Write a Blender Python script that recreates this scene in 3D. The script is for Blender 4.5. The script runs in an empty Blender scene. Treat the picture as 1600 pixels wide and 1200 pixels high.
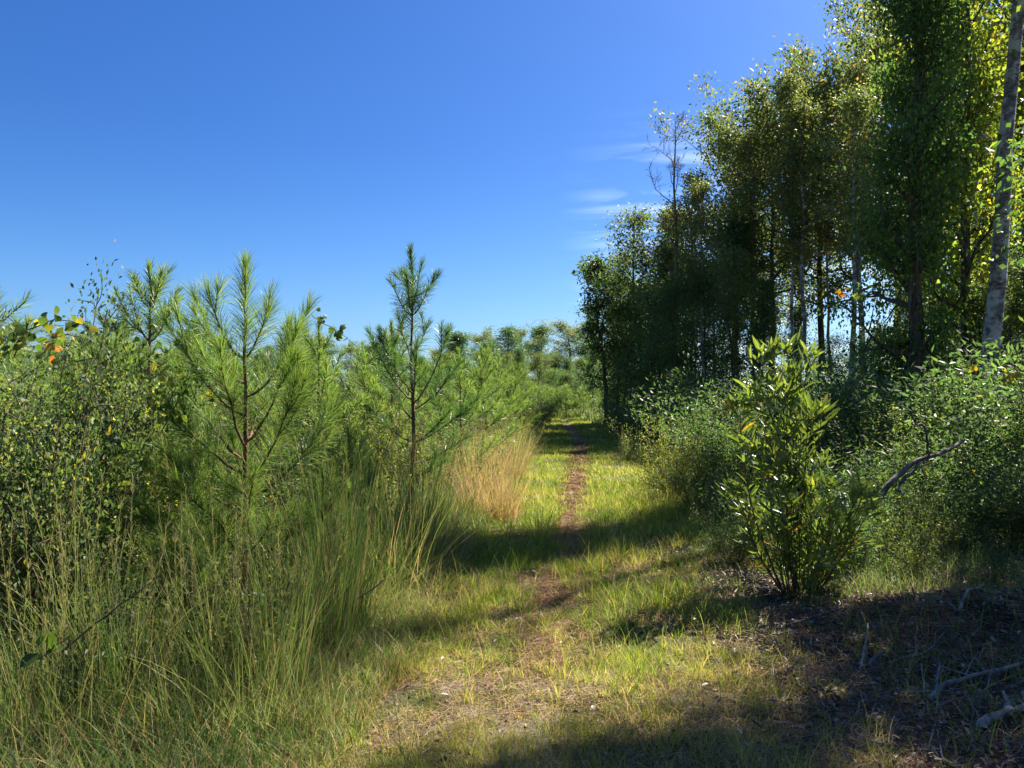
import bpy, math
import numpy as np
from math import radians, sin, cos, tan, pi

SC = bpy.context.scene
COL = SC.collection
F = 1200.0            # focal length in photo pixels
HZ = 620.0            # horizon row in the photo
EYE = 1.6
SUN_AZ = radians(50)  # to the right of the view direction (+Y)
SUN_EL = radians(47)

# ------------------------------------------------------------------ noise and terrain
_g = np.random.default_rng(7).random((256, 256))
def vnoise(x, y):
    x = np.asarray(x, float); y = np.asarray(y, float)
    xi = np.floor(x).astype(int); yi = np.floor(y).astype(int)
    fx = x - xi; fy = y - yi
    fx = fx*fx*(3-2*fx); fy = fy*fy*(3-2*fy)
    a = _g[xi & 255, yi & 255]; b = _g[(xi+1) & 255, yi & 255]
    c = _g[xi & 255, (yi+1) & 255]; d = _g[(xi+1) & 255, (yi+1) & 255]
    return (a*(1-fx)+b*fx)*(1-fy)+(c*(1-fx)+d*fx)*fy
def fbm(x, y, o=3):
    s = 0; a = .5
    for _ in range(o):
        s = s + a*vnoise(x, y); x = x*2.03+17.1; y = y*2.03+5.7; a *= .5
    return s/(1-.5**o)
def sstep(a, b, x):
    t = np.clip((x-a)/(b-a), 0, 1); return t*t*(3-2*t)
def rut_x(y):  return np.where(y < 26, -.25+.1*y, 2.35+(y-26)*.045)
def left_x(y): return np.where(y < 30, -1.1+.075*y, 1.15+(y-30)*.055)
def right_x(y): return np.where(y < 30, 1.75+.08*y, 4.15+(y-30)*.03)
def hgt(x, y):
    x = np.asarray(x, float); y = np.asarray(y, float)
    z = .10*(fbm(x*.7+3, y*.7, 3)-.5)
    z = z+.05*(fbm(x*3+9, y*3, 2)-.5)*np.exp(-y/20)
    z = z-.05*np.exp(-((x-rut_x(y))/.35)**2)
    z = z+.22*np.exp(-((x-3.1)/.55)**2-((y-5.2)/.5)**2)*(.5+fbm(x*5, y*5, 2))
    z = z+.12*sstep(.4, 2.0, x-right_x(y))*np.exp(-((y-5)/5)**2)
    return z
def ground_pt(px, py, lift=0.0):
    d = EYE*F/(py-HZ); x = (px-800)/F*d
    return np.array([x, d, float(hgt(x, d))+lift])
def at(px, d): return (px-800)/F*d
def zat(py, d): return EYE+(HZ-py)*d/F

# ------------------------------------------------------------------ geometry collector
class Geo:
    def __init__(s): s.v = []; s.t = []; s.f3 = []; s.f4 = []; s.n = 0
    def add(s, v, f, t):
        v = np.asarray(v, float).reshape(-1, 3)
        s.v.append(v); s.t.append(np.broadcast_to(np.asarray(t, float), (len(v),)).copy())
        f = np.asarray(f)+s.n
        (s.f3 if f.shape[1] == 3 else s.f4).append(f); s.n += len(v)
    def mesh(s, name, smooth=False):
        v = np.concatenate(s.v); t = np.concatenate(s.t)
        f3 = np.concatenate(s.f3) if s.f3 else np.zeros((0, 3), int)
        f4 = np.concatenate(s.f4) if s.f4 else np.zeros((0, 4), int)
        m = bpy.data.meshes.new(name)
        m.vertices.add(len(v)); m.vertices.foreach_set('co', v.astype(np.float32).ravel())
        nl = f3.size+f4.size
        m.loops.add(nl); m.loops.foreach_set('vertex_index', np.concatenate([f3.ravel(), f4.ravel()]).astype(np.int32))
        m.polygons.add(len(f3)+len(f4))
        st = np.concatenate([np.arange(len(f3))*3, len(f3)*3+np.arange(len(f4))*4]).astype(np.int32)
        m.polygons.foreach_set('loop_start', st)
        if smooth: m.polygons.foreach_set('use_smooth', np.ones(len(st), bool))
        a = m.attributes.new('tint', 'FLOAT', 'POINT'); a.data.foreach_set('value', t.astype(np.float32))
        m.update(calc_edges=True)
        return m

def norm(a): return a/np.maximum(np.linalg.norm(a, axis=-1, keepdims=True), 1e-9)
def rand_dirs(r, n): return norm(r.normal(size=(n, 3)))

def tube(g, pts, rad, k=6, tint=.5, rough=0, r=None):
    pts = np.asarray(pts, float); n = len(pts); rad = np.broadcast_to(rad, (n,)).astype(float)
    tan_ = norm(np.gradient(pts, axis=0))
    ref = np.array([0, 0, 1.]) if abs(tan_[0, 2]) < .8 else np.array([1., 0, 0])
    s = norm(np.cross(tan_, ref)); u = np.cross(tan_, s)
    a = np.arange(k)*2*pi/k
    rr = np.repeat(rad[:, None], k, 1)
    if rough and r is not None: rr = rr*(1+rough*r.normal(size=(n, k)))
    v = pts[:, None]+rr[:, :, None]*(np.cos(a)[None, :, None]*s[:, None]+np.sin(a)[None, :, None]*u[:, None])
    i = np.arange(n-1)[:, None]*k; j = np.arange(k)[None]; j2 = (j+1) % k
    f = np.stack([i+j, i+j2, i+k+j2, i+k+j], -1).reshape(-1, 4)
    g.add(v.reshape(-1, 3), f, tint)
    g.add(v[-1], [list(range(k))[:4]] if k >= 4 else [list(range(3))], tint)

def leaves(g, p, axis, L, W, tint, r, fold=.25, shape=4, up=None):
    """leaves with base at p, pointing along axis"""
    n = len(p); axis = norm(axis)
    L = np.broadcast_to(L, (n,))[:, None]; W = np.broadcast_to(W, (n,))[:, None]
    ref = rand_dirs(r, n) if up is None else norm(up+.5*r.normal(size=(n, 3)))
    side = norm(np.cross(axis, ref)); nor = np.cross(side, axis)
    tint = np.broadcast_to(tint, (n,))
    if shape == 4:
        v = np.stack([p, p+axis*L*.45+side*W*.5+nor*W*fold, p+axis*L, p+axis*L*.45-side*W*.5+nor*W*fold], 1)
        f = np.arange(n)[:, None]*4+np.array([[0, 1, 2, 3]])
        g.add(v.reshape(-1, 3), f, np.repeat(tint, 4))
    else:
        droop = -nor*L*.12
        mid1 = p+axis*L*.33; mid2 = p+axis*L*.7+droop*.5
        v = np.stack([p, mid1+side*W*.42+nor*W*fold, mid1, mid1-side*W*.42+nor*W*fold,
                      mid2+side*W*.4+nor*W*fold, mid2, mid2-side*W*.4+nor*W*fold, p+axis*L+droop], 1)
        b = np.arange(n)[:, None]*8
        g.add(v.reshape(-1, 3), np.concatenate([b+np.array([[1, 4, 5, 2]]), b+np.array([[2, 5, 6, 3]])]), np.repeat(tint, 8))
        o = g.n-8*n
        tr = np.concatenate([b+np.array([[0, 1, 2]]), b+np.array([[0, 2, 3]]), b+np.array([[4, 7, 5]]), b+np.array([[5, 7, 6]])])
        g.f3.append(tr+o)

def discs(g, p, nor, R, tint, r, k=7):
    """round vine leaves"""
    n = len(p); nor = norm(nor); s = norm(np.cross(nor, rand_dirs(r, n))); u = np.cross(nor, s)
    R = np.broadcast_to(R, (n,))
    for i in range(n):
        a = np.arange(k)*2*pi/k+.3
        rad = R[i]*(1+.18*np.cos(a*1.0)+.1*r.normal(size=k)); rad[0] *= 1.35; rad[k//2] *= .6
        ring = p[i]+rad[:, None]*(np.cos(a)[:, None]*s[i]+np.sin(a)[:, None]*u[i])+nor[i]*R[i]*.2*r.normal(size=(k, 1))*.6
        g.add(np.vstack([p[i][None]+nor[i]*R[i]*.15, ring]), [[0, 1+j, 1+(j+1) % k] for j in range(k)], tint if np.isscalar(tint) else tint[i])

def needles(g, p, d, L, w, tint, r, bend=.12):
    """thin two segment needles"""
    n = len(p); d = norm(d)
    L = np.broadcast_to(L, (n,))[:, None]
    side = norm(np.cross(d, rand_dirs(r, n)))*w*.5
    sag = np.zeros((n, 3)); sag[:, 2] = -1
    m = p+d*L*.55+rand_dirs(r, n)*L*bend*.3; t = p+d*L+sag*L*bend+rand_dirs(r, n)*L*bend*.4
    v = np.stack([p-side, p+side, m+side*.9, m-side*.9, t], 1)
    b = np.arange(n)[:, None]*5
    o = g.n
    g.add(v.reshape(-1, 3), b+np.array([[0, 1, 2, 3]]), np.repeat(np.broadcast_to(tint, (n,)), 5))
    g.f3.append(b+np.array([[3, 2, 4]])+o)

def blades(g, p, az, lean, bend, L, W, tint, r, seg=3):
    n = len(p)
    az, lean, bend, L, W, tint = [np.broadcast_to(a, (n,)) for a in (az, lean, bend, L, W, tint)]
    h = np.stack([np.cos(az), np.sin(az), 0*az], 1)
    ta = az+r.normal(size=n)*.8+pi/2
    side = np.stack([np.cos(ta), np.sin(ta), 0*ta], 1)
    pos = p.copy(); rows = []
    for k in range(seg+1):
        s = k/seg
        if k < seg:
            w = (W*(1-s)**.6*.5)[:, None]
            rows += [pos-side*w, pos+side*w]
        else: rows += [pos]
        th = lean+bend*(s+.5/seg)
        step = (L/seg)[:, None]
        pos = pos+step*(h*np.sin(th)[:, None]+np.array([0, 0, 1.])*np.cos(th)[:, None])
    v = np.stack(rows, 1); m = v.shape[1]
    b = np.arange(n)[:, None]*m; o = g.n
    q = [b+np.array([[2*k, 2*k+1, 2*k+3, 2*k+2]]) for k in range(seg-1)]
    tt = np.repeat(tint, m)
    if q: g.add(v.reshape(-1, 3), np.concatenate(q), tt); g.f3.append(b+np.array([[2*seg-2, 2*seg-1, 2*seg]])+o)
    else: g.add(v.reshape(-1, 3), b+np.array([[0, 1, 2]]), tt)

def curve(p0, d0, L, n, r, wob=.15, lift=0.0):
    """wandering path starting at p0 heading d0"""
    p = np.array(p0, float); d = norm(np.array(d0, float)); out = [p.copy()]
    for _ in range(n):
        d = norm(d+wob*r.normal(size=3)+np.array([0, 0, lift])); p = p+d*L/n; out.append(p.copy())
    return np.array(out)
def interp(path, s):
    s = np.clip(s, 0, 1)*(len(path)-1); i = np.minimum(s.astype(int), len(path)-2); f = (s-i)[:, None]
    return path[i]*(1-f)+path[i+1]*f, norm(path[i+1]-path[i])

# ------------------------------------------------------------------ materials
def new_mat(name):
    m = bpy.data.materials.new(name); m.use_nodes = True
    nt = m.node_tree; nt.nodes.clear()
    return m, nt, nt.nodes.new, nt.links.new
def ramp(nt, cols, src):
    n = nt.nodes.new('ShaderNodeValToRGB'); e = n.color_ramp.elements
    while len(e) < len(cols): e.new(.5)
    for i, (p, c) in enumerate(cols): e[i].position = p; e[i].color = (*c, 1)
    nt.links.new(src, n.inputs[0]); return n.outputs[0]
def leaf_mat(name, cols, trans=.5, rough=.48, spec=.3, tgain=(2.3, 2.2, 1.0)):
    m, nt, N, Lk = new_mat(name)
    a = N('ShaderNodeAttribute'); a.attribute_name = 'tint'
    c = ramp(nt, cols, a.outputs['Fac'])
    p = N('ShaderNodeBsdfPrincipled'); p.inputs['Roughness'].default_value = rough
    p.inputs['Specular IOR Level'].default_value = spec
    t = N('ShaderNodeBsdfTranslucent')
    mu = N('ShaderNodeMix'); mu.data_type = 'RGBA'; mu.blend_type = 'MULTIPLY'; mu.inputs[0].default_value = 1
    mu.inputs[7].default_value = (*tgain, 1)
    mx = N('ShaderNodeMixShader'); mx.inputs[0].default_value = trans
    o = N('ShaderNodeOutputMaterial')
    Lk(c, p.inputs['Base Color']); Lk(c, mu.inputs[6]); Lk(mu.outputs[2], t.inputs[0])
    Lk(p.outputs[0], mx.inputs[1]); Lk(t.outputs[0], mx.inputs[2]); Lk(mx.outputs[0], o.inputs[0])
    return m
def bark_mat(name, dark, light, scale=12, blotch=None, stretch=.25):
    m, nt, N, Lk = new_mat(name)
    tc = N('ShaderNodeTexCoord'); mp = N('ShaderNodeMapping'); mp.inputs['Scale'].default_value = (1, 1, stretch)
    Lk(tc.outputs['Object'], mp.inputs[0])
    n1 = N('ShaderNodeTexNoise'); n1.inputs['Scale'].default_value = scale; n1.inputs['Detail'].default_value = 6
    Lk(mp.outputs[0], n1.inputs[0])
    c = ramp(nt, [(.35, dark), (.65, light)], n1.outputs[0])
    if blotch:
        n2 = N('ShaderNodeTexNoise'); n2.inputs['Scale'].default_value = 3.2; n2.inputs['Detail'].default_value = 4; n2.inputs['Roughness'].default_value = .7
        Lk(tc.outputs['Object'], n2.inputs[0])
        f = ramp(nt, [(.47, (0, 0, 0)), (.56, (1, 1, 1))], n2.outputs[0])
        mx = N('ShaderNodeMix'); mx.data_type = 'RGBA'; Lk(f, mx.inputs[0]); Lk(c, mx.inputs[6]); mx.inputs[7].default_value = (*blotch, 1)
        c = mx.outputs[2]
    p = N('ShaderNodeBsdfPrincipled'); p.inputs['Roughness'].default_value = .85; p.inputs['Specular IOR Level'].default_value = .2
    b = N('ShaderNodeBump'); b.inputs['Strength'].default_value = .8; b.inputs['Distance'].default_value = .02
    Lk(n1.outputs[0], b.inputs['Height']); Lk(b.outputs[0], p.inputs['Normal'])
    Lk(c, p.inputs['Base Color']); o = N('ShaderNodeOutputMaterial'); Lk(p.outputs[0], o.inputs[0])
    return m

M = {}
M['needle'] = leaf_mat('pine_needles', [(0, (.04, .08, .045)), (.5, (.075, .15, .05)), (.8, (.13, .22, .06)), (1, (.28, .22, .08))], .35, .4, .4, (1.6, 1.7, .8))
M['needle_young'] = leaf_mat('young_pine_needles', [(0, (.06, .12, .05)), (.5, (.115, .19, .06)), (.85, (.19, .27, .07)), (1, (.3, .25, .08))], .45, .4, .4, (1.6, 1.7, .8))
M['oak'] = leaf_mat('oak_leaves', [(0, (.05, .08, .035)), (.4, (.095, .13, .045)), (.7, (.15, .165, .055)), (.88, (.18, .14, .05)), (1, (.26, .12, .045))], .48, .5, .28, (2.1, 2.25, 1.2))
M['vineleaf'] = leaf_mat('dark_vine_leaves', [(0, (.04, .08, .025)), (.5, (.07, .13, .035)), (.85, (.13, .19, .04)), (1, (.24, .26, .04))], .48, .5, .28, (2.1, 2.25, 1.2))
M['gum'] = leaf_mat('yellow_green_leaves', [(0, (.06, .10, .02)), (.5, (.12, .17, .03)), (.85, (.22, .24, .035)), (1, (.34, .25, .04))], .6, .45, .3)
M['under'] = leaf_mat('understory_leaves', [(0, (.04, .07, .035)), (.5, (.07, .12, .045)), (.85, (.12, .175, .05)), (1, (.22, .18, .03))], .45, .48, .3, (2.1, 2.25, 1.2))
M['bay'] = leaf_mat('bay_leaves', [(0, (.06, .10, .04)), (.5, (.105, .155, .05)), (.85, (.17, .22, .065)), (.96, (.28, .26, .05)), (1, (.22, .12, .06))], .36, .36, .55, (2.2, 2.2, .7))
M['shrub'] = leaf_mat('shrub_leaves', [(0, (.05, .08, .03)), (.5, (.10, .14, .04)), (.85, (.20, .23, .06)), (1, (.42, .34, .05))], .45, .45, .3)
M['shrub_dark'] = leaf_mat('dark_shrub_leaves', [(0, (.035, .065, .035)), (.5, (.07, .115, .045)), (.85, (.15, .19, .06)), (1, (.32, .29, .05))], .45, .48, .3)
M['vine'] = leaf_mat('grape_leaves', [(0, (.05, .09, .02)), (.45, (.11, .17, .03)), (.75, (.24, .27, .04)), (.9, (.5, .36, .03)), (1, (.55, .18, .03))], .5, .45, .3, (1.5, 1.5, .8))
M['grass'] = leaf_mat('grass_blades', [(0, (.06, .12, .02)), (.35, (.14, .22, .03)), (.6, (.31, .355, .065)), (.8, (.48, .40, .15)), (1, (.50, .38, .22))], .5, .5, .25, (1.5, 1.45, .8))
M['tallgrass'] = leaf_mat('tall_grass_blades', [(0, (.05, .10, .03)), (.35, (.12, .20, .045)), (.6, (.26, .30, .09)), (.82, (.36, .29, .14)), (1, (.46, .28, .16))], .42, .5, .3, (1.3, 1.35, .9))
M['straw'] = leaf_mat('fallen_pine_straw', [(0, (.10, .055, .03)), (.5, (.26, .14, .07)), (1, (.42, .27, .16))], .1, .6, .3, (1, 1, 1))
M['litter'] = leaf_mat('dead_leaves', [(0, (.05, .038, .03)), (.4, (.13, .09, .06)), (.75, (.27, .2, .14)), (1, (.45, .4, .34))], .1, .5, .4, (1, 1, 1))
M['bark'] = bark_mat('grey_brown_bark', (.035, .028, .022), (.13, .11, .09))
M['bark_pine'] = bark_mat('young_pine_bark', (.06, .04, .025), (.22, .14, .08), 40)
M['bark_white'] = bark_mat('lichen_bark', (.07, .065, .058), (.24, .23, .21), 11, (.44, .44, .42), 2.2)
M['bark_dead'] = bark_mat('weathered_grey_wood', (.06, .05, .042), (.22, .20, .17), 14, None, .2)
M['stem'] = bark_mat('shrub_stems', (.05, .035, .025), (.16, .12, .08), 30)
M['stick'] = bark_mat('fallen_stick_wood', (.09, .08, .07), (.30, .28, .25), 16, None, 1)

def ground_mat():
    m, nt, N, Lk = new_mat('soil_and_litter')
    tc = N('ShaderNodeTexCoord')
    def noise(s, d=6, ro=.6):
        n = N('ShaderNodeTexNoise'); n.inputs['Scale'].default_value = s; n.inputs['Detail'].default_value = d; n.inputs['Roughness'].default_value = ro
        Lk(tc.outputs['Object'], n.inputs[0]); return n.outputs[0]
    fine = noise(22, 8, .75); mid = noise(3, 6)
    base = ramp(nt, [(.3, (.045, .034, .022)), (.5, (.12, .095, .05)), (.7, (.24, .20, .11))], fine)
    grn = ramp(nt, [(.3, (.04, .05, .018)), (.7, (.15, .16, .05))], fine)
    bare = ramp(nt, [(.3, (.12, .09, .065)), (.5, (.27, .22, .165)), (.72, (.44, .38, .30))], fine)
    red = ramp(nt, [(.3, (.11, .055, .03)), (.7, (.36, .19, .11))], fine)
    def mix(f, a, b):
        x = N('ShaderNodeMix'); x.data_type = 'RGBA'; Lk(f, x.inputs[0]); Lk(a, x.inputs[6]); Lk(b, x.inputs[7]); return x.outputs[2]
    def attr(n):
        a = N('ShaderNodeAttribute'); a.attribute_name = n; return a.outputs['Fac']
    gm = ramp(nt, [(.42, (0, 0, 0)), (.6, (1, 1, 1))], mid)
    c = mix(gm, base, grn)
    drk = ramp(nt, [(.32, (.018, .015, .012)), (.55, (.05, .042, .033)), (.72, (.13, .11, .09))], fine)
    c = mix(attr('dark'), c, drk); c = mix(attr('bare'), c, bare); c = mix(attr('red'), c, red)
    p = N('ShaderNodeBsdfPrincipled'); p.inputs['Roughness'].default_value = .95; p.inputs['Specular IOR Level'].default_value = .1
    b = N('ShaderNodeBump'); b.inputs['Strength'].default_value = 1; b.inputs['Distance'].default_value = .03
    Lk(fine, b.inputs['Height']); Lk(b.outputs[0], p.inputs['Normal']); Lk(c, p.inputs['Base Color'])
    o = N('ShaderNodeOutputMaterial'); Lk(p.outputs[0], o.inputs[0])
    return m
M['ground'] = ground_mat()

# ------------------------------------------------------------------ object helpers
def mob(name, geo, mat, parent=None, smooth=False):
    me = geo if isinstance(geo, bpy.types.Mesh) else geo.mesh(name, smooth)
    if not me.materials: me.materials.append(M[mat])
    o = bpy.data.objects.new(name, me); COL.objects.link(o)
    if parent: o.parent = parent
    return o
def tag(o, label, cat, group=None):
    o['label'] = label; o['category'] = cat
    if group: o['group'] = group
    return o
def thing(name, loc, rz, label, cat, group=None, sc=1.0):
    o = bpy.data.objects.new(name, None); COL.objects.link(o)
    o.empty_display_size = .1
    o.location = loc; o.rotation_euler = (0, 0, rz); o.scale = (sc,)*3 if np.isscalar(sc) else sc
    return tag(o, label, cat, group)
class Kind:
    """one modelled kind; put() makes another individual sharing its meshes"""
    def __init__(s, name, cat, parts): s.name = name; s.cat = cat; s.parts = [(n, g.mesh(s.name+'_'+n, sm), mt) for n, g, mt, sm in parts]; 
    def put(s, x, y, rz, sc, label, group=None, z=None, cat=None, tilt=(0, 0)):
        z = float(hgt(x, y))-.03 if z is None else z
        t = thing(s.name, (x, y, z), rz, label, cat or s.cat, group, sc)
        t.rotation_euler = (tilt[0], tilt[1], rz)
        for n, me, mt in s.parts: mob(n, me, mt, t)
        return t
def structure(o): o['kind'] = 'structure'; return o
def stuff(o, label, cat): tag(o, label, cat); o['kind'] = 'stuff'; return o

# ------------------------------------------------------------------ plant generators
def make_tree(seed, H, spread, tr, cb=.35, nl=34, sub=6, cl=3, nleaf=22, lsz=.10, lw=.6, cr=.32, bark='bark', leaf='oak',
              name='broadleaf_tree', cat='tree', lean=(0, 0), prof='oak', yellow=.0, elev=(.2, .9), leafless=False, wob=.05, shape=4, top=.98, stubs=0):
    r = np.random.default_rng(seed); W = Geo(); Lf = Geo()
    n = 14
    t = np.linspace(0, 1, n+1)
    tp = np.stack([lean[0]*t**1.1*H+np.cumsum(r.normal(size=n+1))*wob*H/n*1.2, lean[1]*t*H+np.cumsum(r.normal(size=n+1))*wob*H/n*1.2, t*H*top], 1)
    tp[0, :2] = 0
    rad = tr*(1-t)**.75+.012; rad[0] *= 1.35
    tube(W, tp, rad, 9, .5, .04, r)
    for i in range(stubs):
        p0, _ = interp(tp, np.array([.12+.5*r.random()])); a = r.random()*2*pi
        sp = curve(p0[0], (cos(a), sin(a), .2*r.normal()), .5+1.6*r.random(), 8, r, .28, .02); tube(W, sp, np.linspace(.02, .004, 9), 5, .5)
        for q in range(5):
            p1, d1_ = interp(sp, np.array([.3+.7*r.random()])); tube(W, curve(p1[0], norm(d1_[0]+r.normal(size=3)*.8), .4, 4, r, .3), np.linspace(.006, .003, 5), 3, .5)
    for i in range(nl):
        s = cb+(1-cb)*((i+r.random())/nl)**.9; s = min(s, .985)
        u = (s-cb)/(1-cb)
        if prof == 'oak': w = (.6+.8*u)*(1-u**5)+.3
        elif prof == 'col': w = .75*(1-u**4)+.15
        elif prof == 'cone': w = 1.05-u
        elif prof == 'pine': w = math.sin(pi*min(u*.9+.12, 1))+.1
        else: w = 1
        L = spread*w*(.35+.95*r.random()**1.3)
        a = i*2.4+r.normal()*.5
        e = elev[0]+(elev[1]-elev[0])*u+r.normal()*.15
        p0, _ = interp(tp, np.array([s]))
        lp = curve(p0[0], (cos(a)*cos(e), sin(a)*cos(e), sin(e)), L, 6, r, .18, .06)
        r0 = max(.012, float(np.interp(s, t, rad))*.45)
        tube(W, lp, np.linspace(r0, .006, 7), 5, .5)
        for j in range(sub):
            q = .25+.75*(j+r.random())/sub
            p1, d1 = interp(lp, np.array([q]))
            sl = L*.38*(1.25-q)+.25
            sp = curve(p1[0], norm(d1[0]+.9*r.normal(size=3)+np.array([0, 0, .25])), sl, 4, r, .25, .05)
            tube(W, sp, np.linspace(max(.009, r0*.4), .005, 5), 3 if not leafless else 4, .5)
            if leafless:
                for _ in range(5):
                    p2, d2 = interp(sp, np.array([.3+.7*r.random()]))
                    tw = curve(p2[0], norm(d2[0]+.8*r.normal(size=3)+np.array([0, 0, .3])), sl*.5, 4, r, .3, .05)
                    tube(W, tw, np.linspace(.009, .004, 5), 3, .5)
                continue
            ct = r.normal()*.13
            for k in range(cl):
                c, _ = interp(sp, np.array([(k+.6)/cl])); m = int(nleaf*(.3+1.6*r.random()**1.3))
                pp = c+r.normal(size=(m, 3))*cr*np.array([1, 1, .7])
                ax = norm(r.normal(size=(m, 3))+np.array([0, 0, -.35])+.5*(pp-c)/cr)
                tt = np.clip(.42+ct+yellow+r.normal(size=m)*.17+.5*(r.random(m) > .97), 0, 1)
                leaves(Lf, pp, ax, lsz*(.45+1.1*r.random(m)), lsz*lw*(.7+.6*r.random(m)), tt, r, shape=shape)
    parts = [('trunk', W, bark, True)]
    if not leafless: parts.append(('crown', Lf, leaf, False))
    return Kind(name, cat, parts)

def add_shoot(N, path, s0, r, dens, L, w, base=.45, th=(1.15, .35), young=0.):
    """needles all round the outer part of a shoot, sweeping forward to the tip"""
    ln = np.sum(np.linalg.norm(np.diff(path, axis=0), axis=1))
    n = int(dens*ln*(1-s0)); 
    s = s0+(1-s0)*r.random(n)**.85
    s = np.concatenate([s, np.full(int(dens*.05), 1.)])
    n = len(s); p, d = interp(path, s)
    a = rand_dirs(r, n); rad = norm(a-d*np.sum(a*d, 1, keepdims=True))
    u = (s-s0)/max(1e-6, 1-s0)
    t = th[0]+(th[1]-th[0])*u**1.5+r.normal(size=n)*.14
    dd = d*np.cos(t)[:, None]+rad*np.sin(t)[:, None]+np.array([0, 0, .18])
    tt = np.clip(base+young*u+r.normal(size=n)*.14+.5*(r.random(n) > np.where(u < .18, .85, .99)), 0, 1)
    needles(N, p, dd, L*(.75+.4*r.random(n))*(1-.12*u), w, tt, r)

def make_pine(seed, H, spread, wh=6, nb=5, L=.17, w=.003, dens=420, mat='needle_young', name='young_pine', branches=None, bare=.15, trunk=.028, rnd=True, base=.5):
    r = np.random.default_rng(seed); W = Geo(); N = Geo()
    n = 12; t = np.linspace(0, 1, n+1)
    tp = np.stack([np.cumsum(r.normal(size=n+1))*.012*H/3, np.cumsum(r.normal(size=n+1))*.012*H/3, t*H], 1)
    tube(W, tp, trunk*(1-t)+.006, 7, .5, .05, r)
    add_shoot(N, tp[-5:], .1, r, dens*1.5, L*.95, w, base, young=.15)
    bl = list(branches or [])
    if rnd:
        for k in range(wh):
            h = bare+(.93-bare)*(k+.5)/wh
            for j in range(nb):
                if r.random() < .12: continue
                a = j*2*pi/nb+k*1.1+r.normal()*.25
                ln = spread*(1.12-h)*(.75+.4*r.random())
                e = .35+.55*h+r.normal()*.12
                bl.append((h*H+r.normal()*.03*H/wh*2, a, ln*cos(e), h*H+ln*sin(e)*1.15))
    for (h0, a, out, h1) in bl:
        p0 = interp(tp, np.array([h0/H]))[0][0]
        tip = np.array([p0[0]+cos(a)*out, p0[1]+sin(a)*out, h1])
        m = 8; s = np.linspace(0, 1, m+1)[:, None]
        rise = (h1-h0)
        path = p0+(tip-p0)*s; path[:, 2] = h0+rise*(s[:, 0]**1.45)*1.0+.0
        path += np.cumsum(r.normal(size=(m+1, 3))*.006, 0); path[0] = p0
        ln = np.linalg.norm(tip-p0)
        tube(W, path, np.linspace(min(.014, .007+ln*.006), .004, m+1), 5, .5)
        s0 = .12 if ln < .5 else .3
        add_shoot(N, path, s0, r, dens, L, w, base, young=.2)
        for q in range(int(ln*3.2)):
            p1, d1 = interp(path, np.array([.35+.5*r.random()]))
            sp = curve(p1[0], norm(d1[0]+.7*r.normal(size=3)*np.array([1, 1, .4])+np.array([0, 0, .2])), ln*.32, 4, r, .08, .12)
            tube(W, sp, np.linspace(.005, .003, 5), 4, .5)
            add_shoot(N, sp, .1, r, dens, L*.9, w, base, young=.2)
    return Kind(name, 'pine tree', [('trunk', W, 'bark_pine', True), ('needles', N, mat, False)])

def make_shrub(seed, H, spread, stems=9, sub=9, nleaf=26, lsz=.035, lw=.5, leaf='shrub', name='shrub', cr=.09, yellow=0., arch=.25, shape=4, low=.15, stemr=.005, tips=0, cat='shrub', brr=1.):
    r = np.random.default_rng(seed); W = Geo(); Lf = Geo()
    for i in range(stems):
        a = r.random()*2*pi; e = (.95+.55*r.random()) if i else 1.5
        ln = H*(.5+.62*r.random())/max(.75, sin(e))
        b = np.array([cos(a), sin(a), 0])*spread*.18*r.random()
        d = np.array([cos(a)*cos(e)*spread/H*1.3, sin(a)*cos(e)*spread/H*1.3, sin(e)])
        sp = curve(b, d, ln, 8, r, .10, -arch*.12)
        tube(W, sp, np.linspace(stemr*(1+H*.3), .003, 9), 5, .5)
        ct0 = r.normal()*.1
        for j in range(sub):
            q = low+(1-low)*(j+r.random())/sub
            p1, d1 = interp(sp, np.array([q])); sl = spread*.5*(1.15-q)+.10
            bp = curve(p1[0], norm(d1[0]*.6+.9*r.normal(size=3)+np.array([0, 0, .2])), sl, 4, r, .2, .02)
            tube(W, bp, np.linspace(.004, .002, 5)*brr, 3, .5)
            m = int(nleaf*(.6+.8*r.random())*(.6+sl))
            s = .15+.85*r.random(m); pp, dd = interp(bp, s); pp = pp+r.normal(size=(m, 3))*cr
            ax = norm(dd+.9*r.normal(size=(m, 3)))
            tt = np.clip(.42+ct0+r.normal()*.1+yellow+r.normal(size=m)*.16+.5*(r.random(m) > .98), 0, 1)
            leaves(Lf, pp, ax, lsz*(.6+.8*r.random(m)), lsz*lw*(.7+.6*r.random(m)), tt, r, shape=shape)
        if tips:
            m = tips; s = .75+.25*r.random(m); pp, dd = interp(sp, s)
            leaves(Lf, pp, norm(dd*.7+.7*r.normal(size=(m, 3))), lsz, lsz*lw, np.clip(.5+r.normal(size=m)*.15, 0, 1), r, shape=shape)
    return Kind(name, cat, [('stems', W, 'stem', True), ('foliage', Lf, leaf, False)])

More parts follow.
